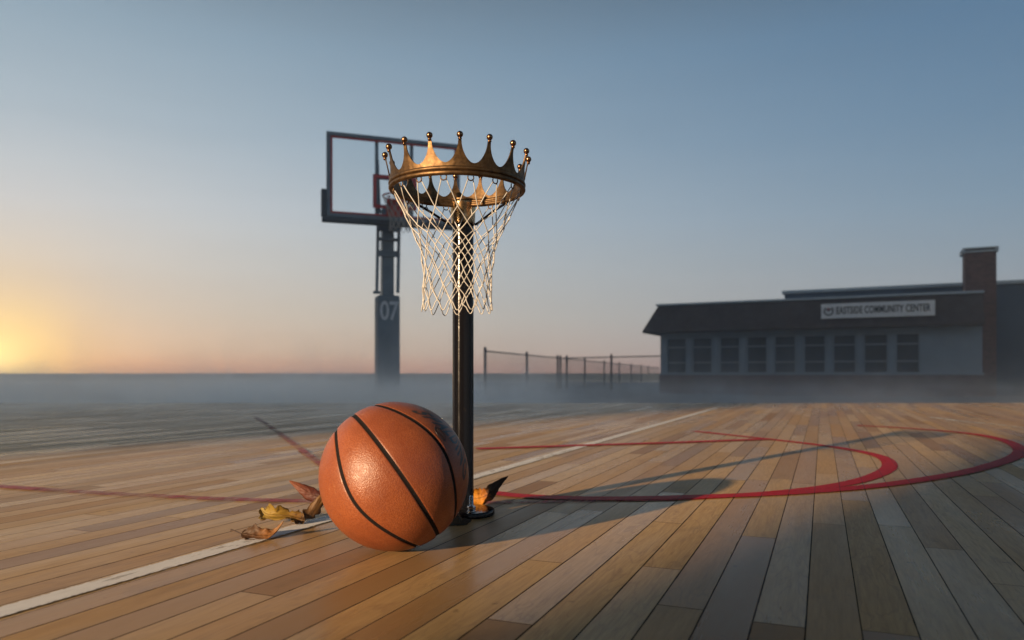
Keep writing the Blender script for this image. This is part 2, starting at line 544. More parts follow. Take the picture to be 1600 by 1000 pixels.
# two unseen blocks added behind the viewpoint to cast shade and narrow the low light
def build_shade_blocks():
    brick = NT('plain_brickwork')
    v = brick.obj()
    bt = brick.n('TexBrick'); brick.put(bt.inputs['Vector'], brick.mapping(v, (1, 1, 1), rot=(R(90), 0, 0)))
    brick.put(bt.inputs['Color1'], (.22, .11, .08)); brick.put(bt.inputs['Color2'], (.17, .085, .065)); brick.put(bt.inputs['Mortar'], (.25, .23, .21))
    brick.put(bt.inputs['Scale'], 4.0)
    brick.bsdf(bt.outputs['Color'], .85)
    glass = simple('dark_window', (.02, .025, .03), .1)
    stone = simple('coping_stone', (.35, .33, .30), .8)
    perp = Vector((SUN_DIR.y, -SUN_DIR.x, 0))
    ang = math.atan2(perp.y, perp.x)
    for p0, p1, S0, hb, lab in ((-0.62, 24.0, -16.0, 15.0, 'unseen brick block added behind the viewpoint to shade the near boards'),
                        (-64.0, -3.05, -38.0, 19.6, 'unseen long brick block added behind the viewpoint to shade the far grounds')):
        base = perp * p0 + SUN_DIR * S0
        e = tag(empty('added_shade_block', (base.x, base.y, GZ), ang), lab, 'building')
        w = p1 - p0
        m = MB(); m.box(0, -8, 0, w, 0, hb); m.build('wall', brick.m, e)
        m = MB(); m.box(-.0, -8.1, hb, w, .0, hb + .3); m.build('coping', stone, e)
        nw = min(16, int(w / 3.2))
        for fl in range(3):
            for i in range(nw):
                x = w * (i + .5) / nw
                m = MB(); m.box(x - .6, 0, 1.2 + fl * 3.7, x + .6, .06, 3.0 + fl * 3.7); m.build('window', glass, e)
build_shade_blocks()

# ================================================================ COMMUNITY BUILDING
def build_center():
    DL, DR = 26.0, 21.8
    A = Vector(((1032 - 800) / F * DL, DL, GZ)); B = Vector(((1535 - 800) / F * DR, DR, GZ))
    rz = math.atan2(B.y - A.y, B.x - A.x)
    Ln = (Vector((B.x, B.y)) - Vector((A.x, A.y))).length
    c, s = math.cos(rz), math.sin(rz)
    def U(px, off=0.0):
        """distance along the facade (moved off metres outwards) of a photograph column"""
        a = (px - 800) / F
        x0, y0 = A.x + off * s, A.y - off * c
        return (a * y0 - x0) / (c - a * s)
    def Z(px, py, off=0.0):
        u = U(px, off)
        d = A.y - off * c + u * s
        return H - (py - HY) / F * d - GZ
    root = tag(empty('community_building', A, rz), 'low grey building with nine tall windows, dark sloped roof edge and brick chimney', 'building')
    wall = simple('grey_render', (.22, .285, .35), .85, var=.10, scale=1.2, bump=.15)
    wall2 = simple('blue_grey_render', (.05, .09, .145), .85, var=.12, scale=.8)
    fascia = simple('brown_shingles', (.060, .052, .058), .8, var=.25, scale=2.5, bump=.3)
    trim = simple('pale_metal_trim', (.42, .50, .56), .45, var=.08)
    glass = simple('dark_glazing', (.045, .07, .10), .38, var=.25, scale=.8, rvar=.06, spec=.25)
    bq = NT('dark_brick')
    v = bq.obj()
    cs = bq.n('SeparateXYZ'); bq.put(cs.inputs[0], v)
    cc = bq.n('CombineXYZ'); bq.put(cc.inputs[0], bq.math('ADD', cs.outputs[0], cs.outputs[1])); bq.put(cc.inputs[1], cs.outputs[2])
    bt = bq.n('TexBrick'); bq.put(bt.inputs['Vector'], cc.outputs[0])
    bq.put(bt.inputs['Color1'], (.15, .075, .075)); bq.put(bt.inputs['Color2'], (.088, .046, .045)); bq.put(bt.inputs['Mortar'], (.16, .145, .14))
    bq.put(bt.inputs['Scale'], 4.6); bq.put(bt.inputs['Mortar Size'], .015)
    bq.bsdf(bt.outputs['Color'], .85, 0, bq.bump(bt.outputs['Fac'], .4, .005))
    sill, head = Z(1235, 583), Z(1235, 524.5)
    ftop0, fbot0 = Z(1032, 479), Z(1032, 517)
    ztop, zbot = ftop0, fbot0 - .02
    # brick base
    m = MB(); m.box(-.03, -.06, 0, Ln + .03, 6.0, sill - .06, .01); m.build('brick_base', bq.m, root)
    m = MB(); m.box(-.05, -.09, sill - .06, Ln + .04, -.0, sill); m.build('sill_course', wall, root)
    wl = [(1042, 1072), (1082, 1112.5), (1124.5, 1155.5), (1167, 1198.5), (1210, 1243), (1256, 1289.6), (1302, 1337), (1350, 1387), (1400, 1437)]
    ul = [(U(a), U(b)) for a, b in wl]
    m = MB()
    m.box(0, .12, sill, Ln, 6.0, zbot + .3)                       # body behind the openings
    m.box(0, 0, head, Ln, .12, zbot + .05)                         # band over the windows
    xs = [0.0] + [x for p in ul for x in p] + [Ln]
    for i in range(0, len(xs), 2): m.box(xs[i], -.0, sill, xs[i + 1], .12, head)
    m.build('wall', wall, root)
    for i in range(2, len(xs) - 2, 2):
        m = MB(); m.box((xs[i] + xs[i + 1]) / 2 - .07, -.045, sill + .002, (xs[i] + xs[i + 1]) / 2 + .07, -.002, head); m.build('pilaster', wall, root)
    for a, b in ul:
        m = MB()
        f = .028
        m.box(a, .02, sill, a + f, .09, head); m.box(b - f, .02, sill, b, .09, head)
        m.box(a + f, .02, sill, b - f, .09, sill + f); m.box(a + f, .02, head - f, b - f, .09, head)
        for t in (.30, .735):
            z = sill + (head - sill) * t
            m.box(a + f, .015, z - .022, b - f, .085, z + .022)
        w = m.build('window', wall, root)
        m = MB(); m.box(a + .03, .093, sill + .03, b - .03, .115, head - .03); m.build('pane', glass, w)
    # sloped roof edge (wider below than above), hipped at its left end
    o = .50
    lo = [(-o, -o, zbot), (Ln, -o, zbot), (Ln, 6.2, zbot), (-o, 6.2, zbot)]
    hi = [(-.06, -.10, ztop), (Ln, -.10, ztop), (Ln, 6.0, ztop), (-.06, 6.0, ztop)]
    lo2 = [(x, y, z - .07) for x, y, z in lo]
    m = MB(); m.add(lo2 + lo + hi, [(3, 2, 1, 0)] + [(i, (i + 1) % 4, 4 + (i + 1) % 4, 4 + i) for i in range(4)] + [(4 + i, 4 + (i + 1) % 4, 8 + (i + 1) % 4, 8 + i) for i in range(4)] + [(8, 9, 10, 11)])
    rf = m.build('roof', fascia, root)
    m = MB(); m.box(-.12, -.17, ztop + .003, Ln + .03, 6.05, ztop + .075, .012); m.build('roof_trim', trim, rf)
    # the hall behind, taller
    back = -2.6
    u0 = U(1226, back); zt = Z(1226, 459.5, back)
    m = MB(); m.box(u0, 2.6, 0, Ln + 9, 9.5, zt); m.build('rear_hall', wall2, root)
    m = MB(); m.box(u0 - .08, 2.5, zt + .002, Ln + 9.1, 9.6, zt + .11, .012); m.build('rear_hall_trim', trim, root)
    # chimney behind the right end of the front range
    x0, x1 = U(1508, -.55), U(1557, -.55)
    zc = Z(1530, 394, -.55)
    m = MB(); m.box(x0, .55, 0, x1, 1.35, zc); ch = m.build('chimney', bq.m, root)
    m = MB()
    a0, a1, b0, b1, t = x0 - .07, x1 + .05, .48, 1.42, .16
    zz = zc + .14
    m.box(a0, b0, zc + .002, a1, b1, zc + .05)
    for q_ in ((a0, b0), (a1 - .06, b0), (a0, b1 - .06), (a1 - .06, b1 - .06)): m.box(q_[0], q_[1], zc + .05, q_[0] + .06, q_[1] + .06, zz - .03)
    m.box(a0, b0, zz - .03, a1, b1, zz)
    m.build('chimney_cap', trim, ch)
    m = MB(); m.box(a0 + .08, b0 + .08, zc + .051, a1 - .08, b1 - .08, zz - .031); m.build('opening_shade', fascia, ch)  # dark box filling the cap, its colour standing for the opening's shade
    # sign board over the windows, standing off the sloped edge
    off = .52
    s0, s1 = U(1283, off), U(1461, off)
    zs0, zs1 = Z(1372, 495.5, off), Z(1372, 472, off)
    cx = (s0 + s1) / 2
    pos = root.matrix_world
    M = Matrix.Translation(A) @ Matrix.Rotation(rz, 4, 'Z')
    e = tag(empty('name_sign', M @ Vector((cx, -off, zs0)), rz), 'long white sign reading EASTSIDE COMMUNITY CENTER on the dark roof edge', 'sign')
    hw, hh = (s1 - s0) / 2, zs1 - zs0
    m = MB(); m.box(-hw, -.03, 0, hw, .03, hh, .006); m.build('board', simple('white_sign_board', (.80, .82, .84), .5, var=.06), e)
    for x in (-hw * .7, hw * .7):
        m = MB(); m.box(x - .03, .03, hh * .3, x + .03, .46, hh * .3 + .06); m.build('bracket', fascia, e)
    dark = simple('dark_sign_letters', (.02, .032, .045), .5)
    me = text_mesh('EASTSIDE COMMUNITY CENTER', .27, .006, 1.06, .004)
    xsv = [v_.co.x for v_ in me.vertices]
    k = (hw * 1.64) / (max(xsv) - min(xsv)); mid = (max(xsv) + min(xsv)) / 2
    for v_ in me.vertices: v_.co = Vector(((v_.co.x - mid) * k + hw * .105, -.036 - v_.co.z, hh * .5 + v_.co.y * 1.12))
    link('lettering', me, dark, e)
    lx, lz, lr = -hw * .86, hh * .5, hh * .27
    m = MB()
    m.tube([(lx + lr * math.cos(R(a)), -.036, lz + lr * math.sin(R(a))) for a in range(150, 400, 12)], .020, 6)
    m.tube([(lx - lr * .9, -.036, lz + lr * .8), (lx, -.036, lz), (lx + lr, -.036, lz + lr * .9)], .016, 6)
    m.build('logo', dark, e)
    m = MB(); m.sphere((lx - lr * .1, -.034, lz + lr * .45), lr * .34, 12, 8); m.build('logo_dot', simple('red_sign_dot', (.35, .05, .06), .5), e)
build_center()

# ================================================================ CHAIN-LINK FENCES
def build_fence(name, a, b, posts, label, hgt, double=()):
    a, b = Vector(a), Vector(b)
    d = b - a; Ln = d.length; rz = math.atan2(d.y, d.x)
    steel = FENCE_MAT
    e = tag(empty(name, (a.x, a.y, GZ), rz), label, 'fence', 'chain-link fences beyond the court')
    for t in posts:
        m = MB(); m.lathe([(.045, -.05), (.045, hgt + .03), (.055, hgt + .035), (.05, hgt + .07), (.015, hgt + .10)], t, 0, 10)
        m.build('post', steel, e)
    m = MB(); m.tube([(0, 0, hgt - .03), (Ln, 0, hgt - .03)], .024, 8); m.build('top_rail', steel, e)
    m = MB()
    step = .11
    hh = hgt - .06
    n = int((Ln + hh) / step)
    for i in range(n):
        x = i * step - hh
        for sgn in (1, -1):
            x0, x1 = (x, x + hh) if sgn > 0 else (x + hh, x)
            z0, z1 = .04, hh
            def clip(xa, za, xb, zb):
                if xa == xb: return None
                def at(xq): return za + (zb - za) * (xq - xa) / (xb - xa)
                pa, pb = (xa, za), (xb, zb)
                if max(xa, xb) < 0 or min(xa, xb) > Ln: return None
                if pa[0] < 0: pa = (0, at(0))
                if pb[0] < 0: pb = (0, at(0))
                if pa[0] > Ln: pa = (Ln, at(Ln))
                if pb[0] > Ln: pb = (Ln, at(Ln))
                return pa, pb
            r_ = clip(x0, z0, x1, z1)
            if r_: m.beam((r_[0][0], .002 * sgn, r_[0][1]), (r_[1][0], .002 * sgn, r_[1][1]), .003, .003)
    m.build('wire_mesh', steel, e)
FENCE_MAT = simple('weathered_fence_steel', (.055, .065, .075), .55, .3, var=.2)
zt = .79
f1a, f1b = P(758, 548, 0) , None
def at_top(px, py):
    d = zt * F / (HY - py)
    return ((px - 800) / F * d, d)
build_fence('chain_link_fence', (*at_top(758, 547), 0), (*at_top(1030, 574), 0), [0, 4.9, 10.0, 10.55, 16.2, 22.2, 28.2, 34.2, 40.2, 45.5],
            'long chain-link fence running away behind the black pole', zt + H - GZ)
build_fence('chain_link_fence', (*at_top(879, 558.5), 0), (6.9, 28.9, 0), [0.25, 2.72, 5.5],
            'short chain-link fence meeting the grey building corner', zt + H - GZ)

# ================================================================ BACKGROUND BASKETBALL HOOP
def build_hoop():
    L0 = Vector(((510 - 800) / F * 10.2, 10.2)); R0 = Vector(((718 - 800) / F * 10.81, 10.81))
    dv = R0 - L0; rz = math.atan2(dv.y, dv.x); bw = dv.length
    ctr = (L0 + R0) / 2
    n = Vector((math.sin(rz), -math.cos(rz)))
    BACK = .65
    base = ctr - n * BACK
    root = tag(empty('basketball_hoop', (base.x, base.y, GZ), rz), 'tall grey basketball hoop with glass backboard and padded post marked 07', 'basketball hoop')
    steel = simple('grey_blue_steel', (.24, .31, .37), .5, .2, var=.15)
    padm = simple('navy_pad_vinyl', (.12, .15, .18), .6, var=.15, bump=.1, bscale=20)
    lower = simple('post_pad_vinyl', (.23, .30, .36), .65, var=.15, scale=2.5, bump=.15, bscale=12)
    redm = simple('red_board_paint', (.62, .10, .11), .5, var=.1)
    z0, z1 = 2.452 - GZ, 3.617 - GZ
    yb = -BACK
    # post pad and upper post
    m = MB(); m.box(-.165, -.165, .0, .165, .165, 1.46 - GZ, .03); pad = m.build('post_pad', lower, root)
    me = text_mesh('07', .36, .008, .96, .003)
    for v in me.vertices: v.co = Vector((v.co.x * .78, -.170 - v.co.z, 1.215 - GZ + v.co.y * 1.06))
    num = link('number', me, simple('pale_stencil_paint', (.80, .84, .88), .7), pad)
    m = MB(); m.box(-.088, -.09, 1.46 - GZ, .088, .09, 2.75 - GZ, .012); m.build('upper_post', steel, root)
    # lifting rods and slotted straps either side
    for sx in (-1, 1):
        m = MB(); m.beam((sx * .155 - .02, -.13, 1.50 - GZ), (sx * .155, -.13, 2.56 - GZ), .042, .05); m.build('lift_rod', steel, root)
    for zz, hz in ((2.03, .09), (2.26, .05), (2.40, .10)):
        m = MB(); m.box(-.17, -.125, zz - GZ, .17, -.102, zz - GZ + hz, .006); m.build('strap', steel, root)
    m = MB(); m.box(-.23, -.16, 1.475 - GZ, -.12, -.11, 1.515 - GZ, .008); m.build('rod_foot', steel, root)
    # arms to the board
    for sx in (-1, 1):
        m = MB()
        m.beam((sx * .12, 0, 2.70 - GZ), (sx * .24, yb + .07, 3.30 - GZ), .05, .06)
        m.beam((sx * .12, 0, 2.50 - GZ), (sx * .24, yb + .07, 2.62 - GZ), .05, .06)
        m.build('board_arm', steel, root)
    bx = bw / 2
    fr = MB(); t = .052
    fr.box(-bx, yb - .03, z1 - t, bx, yb + .03, z1, .006)
    fr.box(-bx, yb - .03, z0, -bx + t, yb + .03, z1 - t, .006); fr.box(bx - t, yb - .03, z0, bx, yb + .03, z1 - t, .006)
    fr.box(-bx + t, yb - .03, z0, bx - t, yb + .03, z0 + t, .006)
    frame = fr.build('board_frame', steel, root)
    m = MB()
    m.box(-.27, yb + .034, z0 + t, -.225, yb + .075, z1 - t); m.box(.225, yb + .034, z0 + t, .27, yb + .075, z1 - t)
    m.box(-.225, yb + .034, z0 + .585, .225, yb + .07, z0 + .63)
    m.build('rear_brace', steel, frame)
    gq = NT('clear_board_glass')
    b = gq.n('BsdfTransparent'); g = gq.n('BsdfGlossy'); gq.put(g.inputs['Roughness'], .02); gq.put(b.inputs['Color'], (.93, .95, .96))
    lw = gq.n('LayerWeight'); gq.put(lw.inputs['Blend'], .18)
    ms = gq.n('MixShader'); gq.put(ms.inputs[0], gq.math('MULTIPLY', lw.outputs['Fresnel'], .35)); gq.t.links.new(b.outputs[0], ms.inputs[1]); gq.t.links.new(g.outputs[0], ms.inputs[2])
    gq.t.links.new(ms.outputs[0], gq.out.inputs['Surface'])
    m = MB(); m.box(-bx + t, yb - .006, z0 + t, bx - t, yb + .006, z1 - t); m.build('glass', gq.m, root)
    m = MB(); w = .028; i = bx - t - .001; zi0, zi1 = z0 + t + .001, z1 - t - .001
    f0, f1 = yb - .013, yb - .008
    for q in ((-i, zi0, -i + w, zi1), (i - w, zi0, i, zi1), (-i + w, zi0, i - w, zi0 + w), (-i + w, zi1 - w, i - w, zi1)): m.box(q[0], f0, q[1], q[2], f1, q[3])
    m.build('border_line', redm, root)
    m = MB(); w = .05; sq0, sq1 = z0 + .165, z0 + .165 + .47
    for q in ((-.31, sq0, -.31 + w, sq1), (.31 - w, sq0, .31, sq1), (-.31 + w, sq0, .31 - w, sq0 + w), (-.31 + w, sq1 - w, .31 - w, sq1)): m.box(q[0], f0 - .001, q[1], q[2], f1 - .001, q[3])
    m.build('target_square', redm, root)
    # edge padding along the foot and up the lower corners
    m = MB(); m.box(-bx - .06, yb - .055, z0 - .075, bx + .06, yb + .055, z0 - .003, .015)
    for sx in (-1, 1): m.box(min(sx * (bx + .003), sx * (bx + .07)), yb - .05, z0 - .003, max(sx * (bx + .003), sx * (bx + .07)), yb + .05, z0 + .37, .012)
    m.build('edge_padding', padm, root)
    # rim, its plate and net
    zr = 2.71 - GZ; ry = yb - .385; rr = .228
    orange = simple('orange_rim_paint', (.75, .10, .07), .45, var=.15)
    m = MB(); m.tube([(rr * math.cos(2 * math.pi * k / 40), ry + rr * math.sin(2 * math.pi * k / 40), zr) for k in range(40)], .011, 8, closed=True)
    m.box(-.10, yb - .17, zr - .012, .10, yb - .035, zr + .004, .004)
    rim = m.build('rim', orange, root)
    m = MB(); m.box(-.125, yb - .035, zr - .20, .125, yb - .014, zr + .05, .006)
    for sx in (-1, 1): m.beam((sx * .09, yb - .035, zr - .17), (sx * .15, ry - .05, zr - .012), .022, .022)
    m.build('rim_plate', orange, rim)
    nm = MB()
    rows = [(0, .222), (.10, .195), (.18, .165), (.26, .145), (.33, .135), (.40, .14), (.46, .145)]
    for j in range(12):
        for sg in (1, -1):
            pts = []
            for k, (dz, r_) in enumerate(rows):
                a = 2 * math.pi * (j + sg * k * .5) / 12
                pts.append((r_ * math.cos(a), ry + r_ * math.sin(a), zr - .012 - dz))
            nm.tube(catmull(pts, 3), .0042, 5)
    nm.build('net', simple('white_net_cord', (.62, .60, .56), .8), root)
build_hoop()

# ================================================================ THE CROWN HOOP (foreground)
def build_crown_hoop():
    PX, PY = P(723.5, HY, 1.517).x, 1.517
    RX, RY = P(714.7, HY, 1.382).x, 1.382
    root = tag(empty('crown_hoop', (PX, PY, 0)), 'small black hoop stand with spiked bronze crown rim and white net', 'basketball hoop')
    cx, cy = RX - PX, RY - PY                      # ring centre from the pole
    # materials
    q = NT('aged_bronze')
    v = q.obj()
    a = q.noise(v, 38, 6, .65); b = q.noise(v, 150, 4, .6)
    c = q.mix(q.rng(a, .38, .64), (.225, .14, .07), (.10, .062, .032))
    c = q.mix(q.rng(b, .48, .66, 0, .7), c, (.07, .043, .026))
    q.bsdf(c, q.rng(a, .3, .7, .42, .60), 1.0, q.bump(b, .18, .0008))
    bronze = q.m
    dark_bronze = simple('dark_bronze', (.22, .125, .07), .28, 1.0, var=.3, scale=60)
    q = NT('polished_brass')
    v = q.obj(); a = q.noise(v, 60, 5, .6)
    q.bsdf(q.mix(q.rng(a, .4, .66), (.56, .40, .21), (.26, .165, .085)), q.rng(a, .3, .7, .16, .34), 1.0, q.bump(a, .08, .0008))
    brass = q.m
    q = NT('glossy_black_enamel')
    v = q.obj()
    a = q.noise(q.mapping(v, (1, 1, .35)), 90, 5, .7); b = q.noise(v, 420, 3, .6)
    scr = q.rng(a, .66, .74, 0, 1)
    q.bsdf(q.mix(scr, (.006, .006, .008), (.04, .03, .02)), q.rng(a, .3, .75, .08, .15), 0.0, q.bump(q.math('ADD', q.math('MULTIPLY', a, .5), q.math('MULTIPLY', b, .5)), .10, .0009), .2)
    black = q.m
    cord = NT('white_net_cord_twisted')
    v = cord.obj()
    w = cord.noise(v, 900, 3, .6); d = cord.noise(v, 45, 4, .6)
    cord.bsdf(cord.mix(cord.rng(d, .45, .75, 0, .7), (.54, .53, .51), (.30, .265, .225)), .8, 0, cord.bump(w, .6, .0008), .25)
    chrome = simple('worn_chrome', (.55, .56, .58), .22, 1.0, var=.15, scale=40)
    # base plate, bolt
    m = MB(); m.lathe([(.001, .0005), (.057, .0005), (.0585, .0025), (.0585, .009), (.057, .0115), (.030, .0125), (.001, .0125)], .006, 0, 64)
    m.build('base_plate', black, root, auto=35)
    bx, by = .0185, -.034
    m = MB()
    m.lathe([(.0095, .0125), (.0095, .014), (.0072, .0142)], bx, by, 24)
    m.lathe([(.0078, .0142), (.0082, .0155), (.0082, .0225), (.0076, .0235)], bx, by, 6)
    pr = []
    for k in range(14): pr += [(.0042 if k % 2 else .0048, .0236 + .0014 * k)]
    m.lathe(pr + [(.003, .044)], bx, by, 16)
    m.build('bolt', chrome, root, auto=30)
    m = MB()
    m.lathe([(.026, .0127), (.026, .016), (.0222, .019), (.0215, .022), (.0215, .598)], 0, 0, 48)
    m.build('pole', black, root, auto=40)
    # collar
    m = MB(); m.lathe([(.0222, .590), (.0238, .591), (.0246, .595), (.0252, .612), (.0262, .626), (.0268, .630), (.0268, .633), (.0255, .635), (.020, .6355)], 0, 0, 48)
    col = m.build('collar', brass, root, auto=40)
    m = MB(); m.lathe([(.0262, .6356), (.0262, .6385), (.0225, .640), (.001, .640)], 0, -.001, 40); m.build('collar_cap', bronze, col, auto=40)
    # brace rods from pole to ring
    RZ = .6275; RR = .1218
    for sx in (-1, 1):
        ex = cx + sx * .0925; ey = cy + math.sqrt(max(0, RR ** 2 - .0925 ** 2))
        pts = catmull([(sx * .017, -.008, .587), (sx * .024, -.010, .5875), (sx * .034, -.012, .5925), (ex * .55 + sx * .012, ey * .55 - .006, .608), (ex, ey, RZ - .005)], 8)
        m = MB(); m.tube(pts, .0026, 8); m.build('brace', black, root)
    # ring: two rolled beads
    m = MB()
    n = 128
    for zc, rad, tr in ((.6262, RR, .0046), (.6338, RR + .0008, .0040), (.6300, RR - .0012, .0030)):
        m.tube([(cx + rad * math.cos(2 * math.pi * k / n), cy + rad * math.sin(2 * math.pi * k / n), zc) for k in range(n)], tr, 12, closed=True)
    m.build('ring', bronze, root)
    # crown band with scalloped spikes
    NS = 16
    A0 = R(-90 + 6.0)
    def rad_at(z): 
        t = (z - .634) / .052
        return RR + .0006 + .0104 * max(0, t) ** 1.15
    hw = .10
    cols = []
    us = [0, .05, .10, .13, .17, .22, .28, .36, .46, .58, .70, .85, 1.0]
    full = [-u for u in us[::-1]] + us[1:]
    for sp in range(NS):
        for u in full[:-1]:
            ph = A0 + (sp + u * .5) * 2 * math.pi / NS
            au = abs(u)
            if au <= hw: h = .0480 if au < .04 else .0475
            else:
                s_ = 1 - (au - hw) / (1 - hw)
                h = .0095 + .0380 * (1 - math.sqrt(max(0, 1 - s_ ** 2))) ** .92
            wob = .0006 * mnoise.noise(Vector((ph * 3, 1, 2)))
            cols.append((ph, h + wob))
    rows = 9
    vs, fs = [], []
    nc = len(cols)
    for side in (1, -1):
        for ph, h in cols:
            for r_ in range(rows):
                z = .633 + h * r_ / (rows - 1)
                rr = rad_at(z) + side * .0011 + .0005 * mnoise.noise(Vector((math.cos(ph) * 14, math.sin(ph) * 14, z * 90)))
                vs.append((cx + rr * math.cos(ph), cy + rr * math.sin(ph), z))
    def idx(s, c_, r_): return s * nc * rows + (c_ % nc) * rows + r_
    for c_ in range(nc):
        for r_ in range(rows - 1):
            fs.append((idx(0, c_, r_), idx(0, c_ + 1, r_), idx(0, c_ + 1, r_ + 1), idx(0, c_, r_ + 1)))
            fs.append((idx(1, c_, r_), idx(1, c_, r_ + 1), idx(1, c_ + 1, r_ + 1), idx(1, c_ + 1, r_)))
        fs.append((idx(0, c_, rows - 1), idx(0, c_ + 1, rows - 1), idx(1, c_ + 1, rows - 1), idx(1, c_, rows - 1)))
        fs.append((idx(0, c_, 0), idx(1, c_, 0), idx(1, c_ + 1, 0), idx(0, c_ + 1, 0)))
    m = MB(); m.add(vs, fs, True)
    crown = m.build('crown', bronze, root, auto=50)
    for sp in range(NS):
        ph = A0 + sp * 2 * math.pi / NS
        z = .6872
        rr = rad_at(z - .002)
        m = MB()
        fx, fy = cx + rr * math.cos(ph), cy + rr * math.sin(ph)
        m.sphere((fx, fy, z), .0056 + random.uniform(-.0002, .0002), 20, 12)
        m.lathe([(.0021, z - .0095), (.0033, z - .0075), (.0033, z - .0062), (.0024, z - .0045)], fx, fy, 14)
        m.build('finial', dark_bronze, crown)
    # hooks under the ring
    hookA = [R(-90 + 15.25 + 22.5 * j) for j in range(16)]
    for ph in hookA:
        er, et = Vector((math.cos(ph), math.sin(ph), 0)), Vector((-math.sin(ph), math.cos(ph), 0))
        m = MB()
        c0 = Vector((cx, cy, .6215)) + er * (RR - .004)
        pts = [c0 + et * (.0052 * math.cos(R(a))) + Vector((0, 0, .0052 * math.sin(R(a)) - .002)) for a in range(150, 400, 22)]
        m.tube(pts, .0011, 6)
        m.build('hook', bronze, root)
    # net
    rowz = [.6165, .5756, .555, .535, .514, .493, .470, .447, .424]
    rowr = [.1165, .0955, .085, .0755, .068, .065, .0628, .0625, .0635]
    rnd = random.Random(11)
    jit = {}
    for k in range(9):
        for j in range(32):
            f = 0 if k == 0 else (1 if k < 7 else 1.5)
            jit[(k, j)] = (rnd.uniform(-.0016, .0016) * f, rnd.uniform(-1, 1) * R(1.2) * f, rnd.uniform(-.0030, .0030) * f)
    def node(k, j, dr=0.0, da=0.0):
        a_, b_, c_ = jit[(k, j % 32)]
        ph = R(-90 + 15.25) + j * R(11.25) + b_ + da
        r_ = rowr[k] + a_ + dr
        return Vector((cx + r_ * math.cos(ph), cy + r_ * math.sin(ph), rowz[k] + c_))
    m = MB()
    CR = .00098
    tips = [rnd.uniform(-.0045, .0045) for _ in range(32)]
    for j in range(16):
        for sg in (1, -1):
            pts = []
            for k in range(9):
                jj = 2 * j + sg * k
                if k == 0:
                    pts.append(node(0, jj, 0, sg * R(2.2)))
                else:
                    pts.append(node(k, jj, .0007 * sg, -sg * R(.35)))
                    if k < 8: pts.append(node(k, jj, .0007 * sg, sg * R(.35)) + Vector((0, 0, -.0016)))
            # the last drop turns into half of a hanging loop
            jt = (2 * j + sg * 9) % 32
            ph8 = R(-90 + 15.25) + (2 * j + sg * 8) * R(11.25)
            zt_ = .402 + tips[jt]
            for fr_, zf in ((.30, .40), (.58, .72), (.80, .93), (1.0, 1.0)):
                a = ph8 + sg * R(11.25) * fr_
                r_ = .0635 + .0022 * zf
                pts.append(Vector((cx + r_ * math.cos(a), cy + r_ * math.sin(a), rowz[8] + (zt_ - rowz[8]) * zf)))
            # a little slack between the knots
            sp_ = catmull(pts, 4)
            sp_ = [p + Vector((mnoise.noise(p * 55), mnoise.noise(p * 55 + Vector((9, 2, 4))), 0)) * .0010 for p in sp_]
            m.tube(sp_, CR, 6)
    for k in range(1, 9):
        for j in range(32):
            if (j + k) % 2 == 0:
                p = node(k, j)
                m.sphere(p, .0018, 8, 6)
    m.build('net', cord.m, root)
build_crown_hoop()

